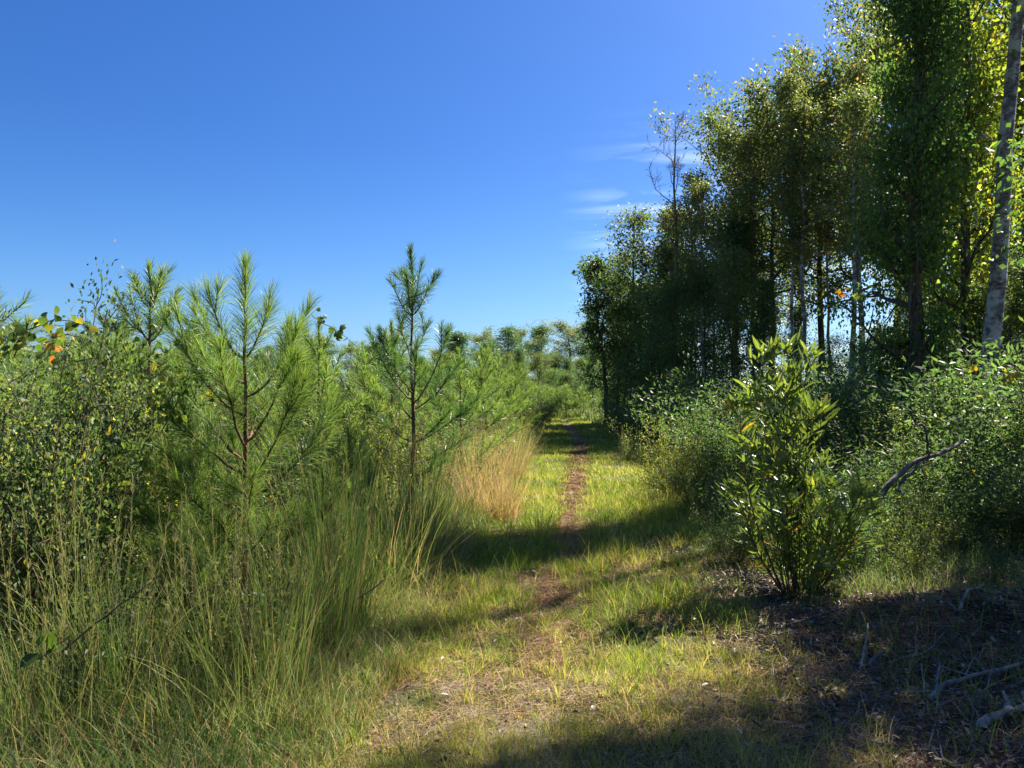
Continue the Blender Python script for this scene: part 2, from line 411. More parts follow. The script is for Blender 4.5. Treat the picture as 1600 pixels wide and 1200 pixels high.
def make_clump(seed, H, spread, n=500, w=.005, base=.4, var=.2, lean=.25, bend=.6, name='tall_grass_clump', seg=5, heads=0):
    r = np.random.default_rng(seed); G = Geo()
    a = r.random(n)*2*pi; rr = spread*.35*np.sqrt(r.random(n))
    p = np.stack([np.cos(a)*rr, np.sin(a)*rr, 0*a], 1)
    az = a+r.normal(size=n)*1.3
    L = H*(.3+.8*r.random(n))
    tn = np.where(r.random(n) < .16, .85+.08*r.normal(size=n), base+r.normal(size=n)*var)
    blades(G, p, az, np.abs(r.normal(size=n))*lean*1.3, bend*1.5*r.random(n)**1.5, L, w*(.5+1.0*r.random(n)), np.clip(tn, 0, 1), r, seg)
    if heads:
        for i in range(heads):
            a0 = r.random()*2*pi; e = 1.25+.25*r.random()
            st = curve((cos(a0)*spread*.2, sin(a0)*spread*.2, 0), (cos(a0)*cos(e), sin(a0)*cos(e), sin(e)), H*(1.0+.35*r.random()), 8, r, .03, -.01)
            tube(G, st, np.linspace(.003, .0015, 9), 3, .6)
            s = .6+.4*r.random(60); pp, dd = interp(st, s)
            needles(G, pp, dd+.35*r.normal(size=(60, 3)), .06, .002, np.clip(.75+.1*r.normal(size=60), 0, 1), r)
    return Kind(name, 'grass clump', [('blades', G, 'tallgrass', False)])

R0 = np.random.default_rng(42)

# ================================================================== SETTING
def build_ground():
    def axis(a, b, fine, far):
        c = [np.arange(a, b, fine)]
        lo = a; st = fine
        l = []
        while lo > -far: st *= 1.18; lo -= st; l.append(lo)
        hi = b; st = fine; h = []
        while hi < far: h.append(hi); st *= 1.18; hi += st
        return np.concatenate([np.array(l[::-1]), c[0], np.array(h)])
    xs = axis(-5, 7, .07, 1500); ys = axis(2, 16, .07, 1500)
    X, Y = np.meshgrid(xs, ys, indexing='ij'); Z = hgt(X, Y)
    far = sstep(150, 300, np.hypot(X, Y)); Z = Z*(1-far)
    V = np.stack([X, Y, Z], -1).reshape(-1, 3); nx, ny = X.shape
    i = np.arange(nx-1)[:, None]*ny; j = np.arange(ny-1)[None]
    f = np.stack([i+j, i+ny+j, i+ny+j+1, i+j+1], -1).reshape(-1, 4)
    g = Geo(); g.add(V, f, 0.)
    o = structure(mob('ground', g, 'ground', None, True)); m = o.data
    x, y = V[:, 0], V[:, 1]
    n1 = fbm(x*2.2, y*2.2, 3)
    bare = np.exp(-((x-.1)/.8)**2-((y-4.1)/.6)**2)*1.5*sstep(.4, .6, n1)
    bare += .3*sstep(.1, .6, x-right_x(y))*np.exp(-((y-4.6)/2)**2)*sstep(.45, .6, n1)*.6
    red = np.exp(-((x-rut_x(y))/.24)**4)*sstep(4.6, 6, y)*(.5+.8*n1)*sstep(.2,.45,n1)*(1-sstep(30, 40, y))
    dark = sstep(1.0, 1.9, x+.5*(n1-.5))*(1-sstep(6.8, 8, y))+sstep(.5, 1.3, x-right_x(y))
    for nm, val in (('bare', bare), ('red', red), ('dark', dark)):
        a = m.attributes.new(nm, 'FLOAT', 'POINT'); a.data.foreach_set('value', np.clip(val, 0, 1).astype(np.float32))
    return o
build_ground()

def build_path():
    ys = np.concatenate([np.arange(4.7, 14, .07), np.arange(14, 46, .2)]); us = np.linspace(-1, 1, 9)
    Y, U = np.meshgrid(ys, us, indexing='ij')
    half = (.12+.16*fbm(Y*1.7+40, U*.6, 3))*np.minimum(1, (Y-4.6)*1.5)
    X = rut_x(Y)+.04+U*half+.09*(fbm(Y*.8+11, Y*0, 2)-.5)
    Z = hgt(X, Y)+.006+.0008*Y-.02*(np.abs(U) > .9)*1.0
    nx, ny = X.shape; i = np.arange(nx-1)[:, None]*ny; j = np.arange(ny-1)[None]
    g = Geo(); g.add(np.stack([X, Y, Z], -1).reshape(-1, 3), np.stack([i+j, i+j+1, i+ny+j+1, i+ny+j], -1).reshape(-1, 4), 0.)
    o = structure(mob('dirt_path', g, 'ground', None, True))
    r_ = (.45+.75*fbm(X*4, Y*2.5, 3)).ravel()
    for nm, val in (('bare', .5+0*r_), ('red', np.clip(r_, 0, 1)), ('dark', 0*r_)):
        a = o.data.attributes.new(nm, 'FLOAT', 'POINT'); a.data.foreach_set('value', val.astype(np.float32))
build_path()

# ---- short grass of the track
def grass_density(x, y):
    on = sstep(-.25, .15, x-left_x(y))*(1-sstep(0, .8, x-right_x(y)))*(1-.9*sstep(1.2, 1.9, x+.25*(fbm(x*2, y*2, 2)-.5))*(1-sstep(6.6, 7.6, y)))
    rut = 1-.93*sstep(.2,.42,fbm(x*2,y*1.1,2))*np.exp(-((x-rut_x(y))/.2)**4)*sstep(4.5, 6, y)
    bare = 1-.8*np.clip(np.exp(-((x-.1)/.6)**2-((y-4.1)/.4)**2)*1.4, 0, 1)
    n = .3+.7*sstep(.36, .6, fbm(x*1.8+4, y*1.8, 3))
    return on*rut*bare*n
def build_grass():
    r = np.random.default_rng(5); g = Geo()
    bands = [(2.6, 5, 11500, .078, .0032, 3), (5, 8, 8000, .09, .004, 3), (8, 14, 3800, .11, .0065, 2), (14, 26, 900, .13, .011, 2), (26, 60, 260, .16, .025, 2)]
    for y0, y1, dens, h, w, seg in bands:
        x0 = -1.6; x1 = 6.5 if y1 > 26 else 5.0
        n = int((x1-x0)*(y1-y0)*dens)
        x = x0+(x1-x0)*r.random(n); y = y0+(y1-y0)*r.random(n)
        k = r.random(n) < grass_density(x, y)
        x, y = x[k], y[k]; n = len(x)
        tuft = r.random(n) < (.55 if y1 <= 14 else 0)
        if y1 <= 14:
            c = r.integers(0, n, n//22+1); ci = c[r.integers(0, len(c), n)]
            oa = r.random(n)*2*pi; orr = np.abs(r.normal(size=n))*.03*(1+y0*.06)
            x = np.where(tuft, x[ci]+np.cos(oa)*orr, x); y = np.where(tuft, y[ci]+np.sin(oa)*orr, y)
            th = r.normal(size=n)[ci]*.18; sz = (.6+1.5*r.random(n)[ci])
        cl = fbm(x*3.1+8, y*3.1, 2); big = fbm(x*.8+30, y*.8, 2)
        L = h*(.35+1.3*cl*r.random(n))*(1+1.0*(r.random(n) > .94))
        az = r.random(n)*2*pi
        tint = .13+.5*big+.3*(fbm(x*5, y*5, 2)-.3)+r.normal(size=n)*.13
        if y1 <= 14: az = np.where(tuft, oa+.4*r.normal(size=n), az); L = np.where(tuft, L*sz*1.25, L*.9); tint = tint+np.where(tuft, th-.06, 0)
        near = .6*np.exp(-((y-4.2)/1.4)**2)
        tint = tint+.22*near
        dry = r.random(n) < .12+.25*near
        tint = np.where(dry, .85+.1*r.normal(size=n), tint)
        lean = np.abs(r.normal(size=n))*.35+dry*.7*r.random(n)
        blades(g, np.stack([x, y, hgt(x, y)-.005], 1), az, lean, .3+.9*r.random(n), L, w*(.6+.7*r.random(n)), np.clip(tint, 0, 1), r, seg)
    return stuff(mob('short_grass', g, 'grass'), 'short yellow-green grass growing over the sunlit track', 'grass')
build_grass()

def build_straw():
    r = np.random.default_rng(6); g = Geo()
    def lay(n, x, y, tint, L=.13, w=.0022):
        x = np.asarray(x); y = np.asarray(y)
        z = hgt(x, y)+.004+.02*r.random(n)
        a = r.random(n)*2*pi; d = np.stack([np.cos(a), np.sin(a), r.normal(size=n)*.16], 1)
        needles(g, np.stack([x, y, z], 1), d, L*(.6+.7*r.random(n)), w, np.clip(tint+r.normal(size=n)*.2, 0, 1), r, .1)
    n = 42000; y = 4.6+(r.random(n)**1.1)*8; x = rut_x(y)+r.normal(size=n)*.13+.05; k = fbm(x*3, y*1.5, 2) > .34; lay(k.sum(), x[k], y[k], .62)
    n = 16000; y = 11+r.random(n)*17; x = rut_x(y)+r.normal(size=n)*.15; lay(n, x, y, .5, .2, .007)
    n = 75000; y = 2.7+r.random(n)*5; x = -1.2+r.random(n)*5.8; k = fbm(x*2+70, y*2, 3) > .42; lay(k.sum(), x[k], y[k], .72)
    n = 22000; x = 1.3+r.random(n)*3; y = 2.8+r.random(n)*3.5; k = fbm(x*2+7, y*2, 3) > .47; lay(k.sum(), x[k], y[k], .6)
    return stuff(mob('pine_straw', g, 'straw'), 'reddish fallen pine straw matted along the rut of the track', 'pine straw')
build_straw()

def build_litter():
    r = np.random.default_rng(8); g = Geo()
    n = 30000; y = 2.8+r.random(n)**1.1*6; x = .9+r.random(n)*4.6
    k = r.random(n) < sstep(1.0, 1.9, x)*(.35+.9*sstep(.4, .6, fbm(x*2, y*2, 2)))
    x, y = x[k], y[k]; n = len(x)
    p = np.stack([x, y, hgt(x, y)+.006+.03*r.random(n)], 1)
    a = r.random(n)*2*pi; ax = np.stack([np.cos(a), np.sin(a), .35*r.normal(size=n)], 1)
    up = np.tile([0, 0, 1.], (n, 1))
    leaves(g, p, ax, .02+.06*r.random(n)**2, .008+.022*r.random(n), np.clip(.4+r.normal(size=n)*.25, 0, 1), r, .3, 8, up)
    n = 400; x = -.9+r.random(n)*3; y = 2.8+r.random(n)*6
    p = np.stack([x, y, hgt(x, y)+.01+.02*r.random(n)], 1); a = r.random(n)*2*pi; ax = np.stack([np.cos(a), np.sin(a), .35*r.normal(size=n)], 1)
    leaves(g, p, ax, .025+.04*r.random(n)**2, .015+.02*r.random(n), np.clip(.6+r.normal(size=n)*.25, 0, 1), r, .3, 8, np.tile([0, 0, 1.], (n, 1)))
    return stuff(mob('leaf_litter', g, 'litter'), 'brown dead leaves scattered on the bare shaded soil at right', 'leaf litter')
build_litter()

def build_clods():
    r = np.random.default_rng(18); g = Geo(); n = 9000
    x = np.concatenate([r.normal(size=n//2)*1.0+.2, 1.6+r.random(n-n//2)*3.4]); y = np.concatenate([4.2+r.normal(size=n//2)*.8, 2.9+r.random(n-n//2)*3.6])
    sz = .003+.016*r.random(n)**4
    base = np.array([[1, 0, -.3], [-.5, .8, -.3], [-.5, -.8, -.3], [.1, .1, .8], [.6, .6, .3], [-.7, .1, .4]])
    v = base[None]*(1+.35*r.normal(size=(n, 6, 3)))*sz[:, None, None]*np.array([1, 1, .6])
    a = r.random(n)*2*pi; c, s_ = np.cos(a)[:, None], np.sin(a)[:, None]
    v = np.stack([v[..., 0]*c-v[..., 1]*s_, v[..., 0]*s_+v[..., 1]*c, v[..., 2]], -1)+np.stack([x, y, hgt(x, y)+.003], 1)[:, None]
    f = np.array([[0, 4, 3], [0, 1, 4], [1, 5, 4], [4, 5, 3], [1, 2, 5], [2, 3, 5], [2, 0, 3]])
    g.add(v.reshape(-1, 3), (np.arange(n)[:, None, None]*6+f[None]).reshape(-1, 3), np.repeat(np.clip(.35+.25*r.normal(size=n), 0, 1), 6))
    return stuff(mob('soil_crumbs', g, 'litter'), 'crumbs of grey-brown soil and grit on the bare patches', 'soil')
build_clods()

# ---- rough undergrowth carpet at both sides
def build_undergrowth():
    r = np.random.default_rng(9)
    g = Geo()
    for (n, y0, y1, h, w) in ((34000, 2.6, 6, .36, .006), (26000, 6, 12, .6, .009), (20000, 12, 30, .8, .018), (9000, 30, 60, .8, .04)):
        y = y0+(y1-y0)*r.random(n); off = np.abs(r.normal(size=n))*(.35+y1*.22)
        x = left_x(y)-off+.12
        L = h*(.3+.9*r.random(n))*(.35+.65*sstep(-.1, .7, off))
        az = r.random(n)*2*pi; big = fbm(x*1.3+50, y*1.3, 2)
        tint = .12+.5*(big-.2)+.3*np.exp(-off/.3)+r.normal(size=n)*.18; tint = np.where(r.random(n) < .22, .88+.08*r.normal(size=n), tint)
        blades(g, np.stack([x, y, hgt(x, y)-.01], 1), az, np.abs(r.normal(size=n))*.35, .3+1.1*r.random(n), L, w*(.6+.7*r.random(n)), np.clip(tint, 0, 1), r, 4)
    stuff(mob('rough_grass', g, 'tallgrass'), 'rough uncut grass and dry stalks filling the left verge between shrubs', 'grass')
    g = Geo()
    for (n, y0, y1, h, w) in ((16000, 3.4, 8, .22, .006), (16000, 8, 16, .4, .011), (9000, 16, 45, .6, .03)):
        y = y0+(y1-y0)*r.random(n); off = np.abs(r.normal(size=n))*(.5+y1*.15)
        x = right_x(y)+off
        k = r.random(n) < np.where(y < 6, .25, .9); x, y = x[k], y[k]; n = len(x)
        tint = .3+.6*(fbm(x*1.3+50, y*1.3, 2)-.3)+r.normal(size=n)*.2
        blades(g, np.stack([x, y, hgt(x, y)-.01], 1), r.random(n)*2*pi, np.abs(r.normal(size=n))*.35, .3+r.random(n), h*(.3+.9*r.random(n)), w*(.6+.7*r.random(n)), np.clip(tint, 0, 1), r, 4)
    n = 42000; y = 48+75*r.random(n)**1.3; x = at(700+r.random(n)*420, y); k = (y > 58) | (x > right_x(y)+.3) | (x < left_x(y)); x, y = x[k], y[k]; n = len(x)
    blades(g, np.stack([x, y, hgt(x, y)-.01], 1), r.random(n)*2*pi, np.abs(r.normal(size=n))*.35, .3+r.random(n), .35+.65*r.random(n), .05, np.clip(.5+.15*r.normal(size=n), 0, 1), r, 2)
    stuff(mob('verge_grass', g, 'tallgrass'), 'thin grass along the shaded right verge below the bushes', 'grass')
build_undergrowth()

# ================================================================== RIGHT WOOD
TR = {}
TR['oak'] = [make_tree(100+i, 15, 3.9, .17, .38, 36, 7, 4, 12, .18, .55, .30, leaf='oak', name='oak_tree', yellow=.0+.06*(i == 1)) for i in range(3)]
TR['vine'] = make_tree(110, 14, 1.9, .2, .08, 60, 7, 3, 24, .11, .6, .24, leaf='vineleaf', name='vine_covered_tree', prof='col')
TR['gum'] = [make_tree(120+i, 13, 2.8, .14, .12, 44, 6, 3, 18, .12, .8, .32, leaf='gum', name='sweetgum_tree', prof='col', yellow=.03) for i in range(2)]
TR['under'] = [make_tree(130, 7, 2.0, .07, .04, 34, 6, 3, 20, .10, .5, .26, leaf='under', name='understory_tree', prof='oak'),
               make_tree(131, 8, 1.5, .06, .10, 30, 6, 3, 16, .12, .5, .25, leaf='under', name='understory_tree', prof='cone', lean=(-.05, 0)),
               make_tree(132, 7.5, 1.9, .07, .12, 24, 6, 3, 17, .13, .45, .24, leaf='under', name='understory_tree', prof='col', lean=(.06, 0), yellow=.1),
               make_tree(133, 8.5, 1.4, .06, .2, 24, 6, 3, 15, .11, .6, .25, leaf='oak', name='understory_tree', prof='oak', lean=(-.04, .03), yellow=-.05),
               make_tree(134, 6.5, 2.2, .05, .05, 26, 7, 3, 15, .09, .6, .3, leaf='vineleaf', name='understory_tree', prof='oak', yellow=.1)]
TR['mag'] = make_tree(140, 9, 3.0, .12, .25, 30, 6, 2, 13, .24, .4, .16, leaf='under', name='magnolia_tree', prof='col', lean=(-.06, 0), yellow=-.1)
TR['bare'] = make_tree(150, 15.5, 2.3, .13, .45, 20, 6, 0, 0, bark='bark_dead', name='dead_tree', elev=(.3, 1.0), leafless=True, prof='col')
TR['white'] = make_tree(160, 18, 1.7, .155, .46, 18, 6, 3, 7, .13, .6, .3, bark='bark_white', leaf='gum', name='pale_barked_tree', lean=(.10, 0), wob=.02, stubs=9)
TR['slim'] = make_tree(170, 13, 1.2, .09, .5, 22, 5, 3, 16, .12, .6, .28, bark='bark_white', leaf='oak', name='slender_tree', prof='col', yellow=.1)
TR['farpine'] = [make_tree(180+i, 13, 1.9, .16, .45, 20, 5, 2, 26, .32, .25, .4, leaf='needle', name='tall_pine', prof='pine', elev=(0, .6), cat='pine tree') for i in range(3)]

def P(kind, px, d, rz, sc, label, group=None, tilt=(0, 0)):
    return kind.put(at(px, d), d, rz, sc, label, group, tilt=tilt)

P(TR['white'], 1543, 14, 0, (1, 1, 1), 'pale grey barked tree with lichen patches leaning at the right edge')
P(TR['vine'], 1424, 14.2, 0, (.68,.68,1), 'tall dark tree wrapped in leafy vines rising out of frame left of the pale trunk')
P(TR['oak'][0], 1400, 37, 1.7, (1.1, 1.1, 1.35), 'tall oak rising just behind the nearest dark vine covered tree')
P(TR['gum'][0], 1515, 15.6, 0.4, (.75, .75, 1.05), 'yellow-green leafy tree between the dark vine covered tree and the pale trunk')
P(TR['gum'][1], 1610, 19, 2.4, (1, 1, 1.1), 'yellow-green leafy tree behind the pale trunk at the right edge')
P(TR['gum'][1], 1560, 27, 4.1, (1.1, 1.1, 1.1), 'yellow-green tree farther back between the two nearer yellow-green trees')
P(TR['oak'][2], 1145, 38, 0.2, (1.0, 1.0, .97), 'brown-green oak at the left end of the tall crowns beside the bare tree')
P(TR['oak'][1], 1205, 36, 1.2, (.95, .95, 1.0), 'oak with rusty tinted crown in the middle of the tall row')
P(TR['oak'][2], 1290, 34, 2.2, (.95, .95, 1.02), 'tall oak with ochre leaves whose top meets the wispy cloud')
P(TR['oak'][1], 1345, 31, 3.0, (.8, .8, .98), 'oak with yellowing leaves just left of the dark vine covered tree')
P(TR['oak'][0], 1190, 45, 4.0, (.9, .9, 1.02), 'oak set back behind the left pair of tall crowns')
P(TR['oak'][2], 1245, 44, 5.0, (.9, .9, 1.05), 'oak set back behind the rusty crowned oak')
P(TR['oak'][0], 1460, 33, 2.0, (1.1, 1.1, 1.2), 'tall oak seen behind the dark vine covered trees')
P(TR['bare'], 1050, 36, 0.5, (.95, .95, .97), 'leafless dead tree with fine upswept twigs at the end of the tall row')
P(TR['bare'], 1003, 43, 2.5, (.6, .6, .72), 'short dead snag with forked top left of the bare tree', None)
P(TR['slim'], 1322, 25, .3, (1, 1, .9), 'slender pale trunk standing in front of the bright sky gap')
P(TR['slim'], 1268, 29, 2.3, (1, 1, 1), 'slender tree with thin dark trunk left of the pale slender one')
P(TR['slim'], 1232, 30, 5.1, (.8, .8, 1.1), 'slim grey trunk between the slender dark one and the left oaks')
P(TR['slim'], 1300, 32, 1.9, (.7, .7, 1.15), 'slim trunk behind the slender pale one in the bright gap')
P(TR['slim'], 1358, 27, 2.7, (.8, .8, 1.05), 'slim trunk just left of the dark vine covered tree')
P(TR['slim'], 1105, 31, 3.7, (.8, .8, .8), 'slim pale stem in the dark wall behind the grey-green pine')
P(TR['slim'], 1180, 33, 4.3, (1, 1, 1), 'slender tree with sparse crown below the rusty crowned oak')
P(TR['slim'], 1060, 38, 3.1, (.9, .9, .85), 'slender tree with feathery crown right beside the leafless tree')
P(TR['farpine'][0], 1150, 33, 0, (.9, .9, .72), 'grey-green pine with drooping tufts in front of the left oaks')
P(TR['slim'], 1080, 36, 1.3, (1, 1, .95), 'slender tree just right of the leafless tree')
P(TR['mag'], 948, 43, 0.0, (1, 1, 1), 'dark big-leaved tree leaning out over the end of the track')
P(TR['gum'][0], 1490, 29, 4.0, (1.2, 1.2, 1.3), 'tall yellow-green tree filling the gap right of the dark vine covered tree')
# out of view to the right: they shade the foreground
P(TR['vine'], 1830, 9.25, 1.0, (.9, .9, .95), 'dark tree outside the right edge shading the foreground', 'trees outside the right edge')
P(TR['vine'], 2500, 6.4, 2.0, (1, 1, .9), 'dark tree outside the right edge shading the foreground', 'trees outside the right edge')
# small snag
# understory wall
und = [(965, 44, 1.2), (1000, 42, 1.35), (1040, 43, 1.5), (985, 41, 1.0), (1015, 35, .85), (1050, 32, .85), (975, 45, 1.15), (1030, 37, 1.1), (1070, 34, 1.0), (1010, 47, 1.15), (1100, 31, .9), (1142, 28, .8), (1188, 27, .72), (1235, 25, .52),
       (1050, 45, 1.35), (1115, 41, 1.2), (1180, 38, .95), (1240, 34, .68), (1300, 31, .58), (1290, 22, .36), (1350, 20, .42), (1410, 18.5, .55), (1370, 27, .5), (1085, 40, 1.1),
       (1470, 17, .5), (1530, 16, .5), (1590, 15, .5), (1440, 24, .75), (1500, 22, .7), (1570, 20, .7), (1640, 17, .65), (955, 52, .9), (925, 60, .7), (980, 55, 1.2), (905, 72, .7), (1330, 40, .5), (1270, 42, .5)]
for i, (px, d, s) in enumerate(und):
    P(TR['under'][(i*3) % 5], px, d, i*1.3, (s*1.05, s*1.05, s), 'dark bushy understory tree in the shaded wall below the tall crowns', 'understory trees along the wood edge')

SH = {}
SH['dark'] = [make_shrub(40+i, 1.55, 1.0, 13, 16, 50, .032, .5, 'shrub_dark', cr=.07) for i in range(3)]
SH['light'] = [make_shrub(50+i, 1.45, 1.0, 13, 15, 46, .034, .5, 'shrub', cr=.07, yellow=.08) for i in range(3)]
SH['big'] = [make_shrub(60+i, 1.75, 1.2, 14, 12, 26, .085, .36, 'under', cr=.12, name='broadleaf_shrub') for i in range(2)]
SH['yellow'] = make_shrub(70, 1.4, 1.2, 18, 11, 32, .036, .42, 'shrub', cr=.05, yellow=.12, name='arching_bush')
SH['weed'] = [make_shrub(80+i, .45, .32, 9, 8, 26, .022, .5, 'shrub_dark' if i else 'shrub', cr=.035, name='leafy_weed', stemr=.002, brr=.4, cat='weed') for i in range(2)]

# far tree line
for i in range(56):
    px = -60+i*18.5+R0.normal()*14; d = 104+R0.random()*50
    sxy = .8+.7*R0.random()
    (TR['farpine'][i % 3] if i % 4 else TR['oak'][i % 3]).put(at(px, d), d, R0.random()*6, (sxy, sxy, (.66+.36*R0.random())*(.85 if px < 660 else 1)), 'tall tree in the distant tree line beyond the clearing', 'tall trees of the distant tree line')
for i in range(46):
    px = 640+i*6.6+R0.normal()*8; d = 92+R0.random()*22
    P(TR['under'][(i*3) % 5], px, d, R0.random()*6, (1.1+.4*R0.random(),)*2+(.45+.6*R0.random(),), 'low leafy tree at the foot of the distant pines', 'low trees below the distant pines')
for i in range(26):
    P(SH['light'] [i % 3] if i % 2 else SH['dark'][i % 3], 790+i*7, 84+R0.random()*6, R0.random()*6, (2.2, 2.2, 1.5+.5*R0.random()), 'dense low bush closing the far end of the clearing', 'bushes at the far end of the clearing')
P(TR['bare'], 890, 92, 2.0, (.32, .32, .30), 'small pale dead tree in front of the distant pines')

# ================================================================== YOUNG PINES
d1 = 5.6
def br(d, x0, y0, x1, y1, depth=0.):
    """branch of a pine at distance d: from trunk row y0 to a tip seen at (x1,y1), pulled depth metres away"""
    dx = (x1-x0)*d/F
    return (zat(y0, d), math.atan2(depth, dx), math.hypot(dx, depth), zat(y1, d))
b1 = [br(d1, 378, 600, 300, 468, .1), br(d1, 378, 650, 272, 505, -.15), br(d1, 378, 620, 462, 480, .1), br(d1, 380, 690, 470, 520, -.2), br(d1, 380, 560, 345, 470, -.2), br(d1, 380, 560, 408, 465, .2),
      br(d1, 380, 720, 250, 600, .3), br(d1, 380, 770, 205, 690, -.25), br(d1, 380, 775, 225, 640, .5), br(d1, 380, 780, 500, 640, .4), br(d1, 380, 760, 480, 600, -.35), br(d1, 380, 850, 225, 780, -.3), br(d1, 380, 860, 240, 740, .4),
      br(d1, 380, 870, 510, 790, -.2), br(d1, 380, 880, 400, 800, -.7), br(d1, 380, 940, 270, 880, -.5), br(d1, 380, 945, 420, 900, -.8), br(d1, 380, 700, 390, 560, -.6), br(d1, 380, 690, 370, 560, .6), br(d1, 380, 930, 230, 860, .2), br(d1, 380, 800, 300, 700, -.5), br(d1, 380, 830, 260, 720, -.35), br(d1, 380, 840, 330, 740, -.7), br(d1, 380, 860, 280, 790, -.6),
      br(d1, 380, 880, 340, 830, -.8), br(d1, 380, 820, 440, 730, -.6), br(d1, 380, 790, 330, 680, .4), br(d1, 380, 860, 460, 800, -.6), br(d1, 380, 740, 300, 640, -.3), br(d1, 380, 900, 300, 870, -.9)]
pine1 = make_pine(11, zat(425, d1), 1., L=.24, w=.0032, dens=520, mat='needle_young', branches=b1, rnd=False, trunk=.022, base=.5)
pine1.put(at(380, d1), d1, 0, 1, 'large young pine with spreading tufted branches, nearest on the left', z=0)
d2 = 9.0
b2 = [br(d2, 640, 492, 603, 440, .1), br(d2, 640, 492, 668, 438, .1), br(d2, 640, 490, 640, 440, -.35), br(d2, 640, 470, 625, 425, .2), br(d2, 640, 478, 655, 420, -.2),
      br(d2, 640, 625, 572, 520, .1), br(d2, 640, 615, 600, 540, -.4), br(d2, 640, 630, 690, 520, .1), br(d2, 642, 640, 715, 570, .3), br(d2, 640, 560, 612, 490, .4), br(d2, 640, 560, 662, 500, .4),
      br(d2, 640, 630, 655, 540, -.5), br(d2, 642, 690, 742, 625, -.1), br(d2, 642, 690, 700, 640, -.5), br(d2, 640, 655, 590, 590, .3), br(d2, 640, 690, 575, 640, -.2), br(d2, 642, 725, 725, 690, .2), br(d2, 640, 720, 570, 680, .2), br(d2, 642, 745, 700, 715, -.3)]
pine2 = make_pine(12, zat(395, d2), 1., L=.2, w=.0045, dens=360, mat='needle', branches=b2, rnd=False, trunk=.028, base=.35)
pine2.put(at(640, d2), d2, 0, 1, 'tall slim dark young pine with open whorls beside the track', z=0)

YP = [make_pine(20+i, 2.7, 1.15, wh=6, nb=5, L=.2, w=.0055, dens=240, base=.5) for i in range(3)]
YPF = [make_pine(30+i, 2.6, 1.2, wh=5, nb=5, L=.22, w=.013, dens=80, base=.5) for i in range(3)]
mid = [(236, 9.5, 1.18, 'bright young pine with a slim leader poking above the shrubs left of the large pine'),
       (200, 11.5, 1.06, 'young pine with its top just above the vines at upper left'),
       (-8, 7.2, .98, 'young pine whose tip shows at the left edge above the dark shrub'),
       (170, 8.5, .86, 'short young pine half hidden behind the grape vine'),
       (505, 9.5, .93, 'bright green young pine between the large pine and the slim dark pine'),
       (455, 12.5, 1.05, 'young pine right behind the large near pine'),
       (612, 15, 1.12, 'young pine directly behind the slim dark pine'),
       (310, 10.5, .96, 'young pine behind the left branches of the large pine'),
       (720, 13, .88, 'young pine at the edge of the track right of the slim dark pine'),
       (752, 17, .98, 'bushy bright young pine second along the track edge'),
       (782, 21, 1.0, 'bright young pine third along the track edge'),
       (765, 27, 1.25, 'dark topped young pine poking above its neighbours by the track'),
       (805, 28, 1.05, 'young pine fourth along the track edge'),
       (690, 19, 1.02, 'young pine behind and right of the slim dark pine'),
       (570, 12, .9, 'young pine left behind the slim dark pine'),
       (545, 6.6, .50, 'small bright pine sapling standing in the grass left of the slim dark pine'),
       (560, 7.6, .45, 'tiny pine sapling in tall grass below the slim dark pine'),
       (300, 4.6, .36, 'low pine seedling with long bright needles under the large near pine'),
       (505, 5.4, .42, 'low pine sapling in the grass right of the large near pine')]
for i, (px, d, s, lb) in enumerate(mid):
    P(YP[i % 3], px, d, i*2.1, (s*1.05, s*1.05, s), lb, 'young planted pines')
used = [(at(px, d), d) for px, d, *_ in mid]+[(at(380, d1), d1), (at(640, d2), d2)]
cnt = 0
for row in range(14):
    for j in range(40):
        y = 8.5+j*2.3+R0.normal()*.4; x = left_x(np.array(y))*1.0-1.4-row*2.6+R0.normal()*.4
        if y > 64 or abs(x) > .70*y+1 or (row > 5 and j % 2): continue
        if row == 0 and y < 24: continue
        if min((x-a)**2+(y-b)**2 for a, b in used) < 2.2: continue
        cnt += 1
        if cnt > 190: break
        (YP if y < 18 else YPF)[(row+j) % 3].put(float(x), y, R0.random()*6, .78+.34*R0.random(), 'bright green young pine in the planted rows left of the track', 'young pines of the planted rows')
for i in range(60):
    y = 56+R0.random()*36; x = at(815+R0.random()*125, y)
    YPF[i % 3].put(x, y, R0.random()*6, .8+.25*R0.random(), 'young pine in the sunlit clearing at the end of the track', 'young pines of the far clearing')

# ================================================================== SHRUBS
P(SH['dark'][0], 35, 4.4, 0, (.85, .85, 1.3), 'dark small-leaved shrub with upright twiggy tips at the left edge')
P(SH['dark'][1], 70, 5.2, 1, (.8, .8, 1.12), 'dark shrub under the round-leaved vine at upper left')
P(SH['dark'][2], -60, 5.0, 1, (1.2, 1.2, 1.1), 'dark shrub cut by the left edge of the picture')
P(SH['light'][0], 190, 6.6, 2, (1.1, 1.1, 1.05), 'yellow-flecked shrub between the dark shrubs and the large near pine')
P(SH['light'][1], 250, 7.0, 3, (1.1, 1.1, 1.1), 'pale green shrub right behind the left branches of the large pine')
P(SH['light'][2], 60, 7.5, 4, (1.2, 1.2, 1.2), 'pale green shrub behind the dark shrubs at the left edge')
P(SH['light'][0], 150, 8.5, 5, (1.3, 1.3, 1.2), 'loose pale shrub behind the yellow-flecked shrub')
P(SH['dark'][0], 450, 7.5, 2, (1.0, 1.0, .95), 'dark small-leaved shrub between the two big young pines')
P(SH['dark'][1], 485, 8.6, 3, (1.0, 1.0, 1.1), 'dark shrub with thin top twigs left of the slim dark pine')
P(SH['light'][1], 560, 8.8, 4, (1.0, 1.0, 1.05), 'pale twiggy shrub at the foot of the slim dark pine')
P(SH['light'][2], 410, 9.5, 4, (1.2, 1.2, 1.3), 'tall pale feathery shrub behind the large near pine')
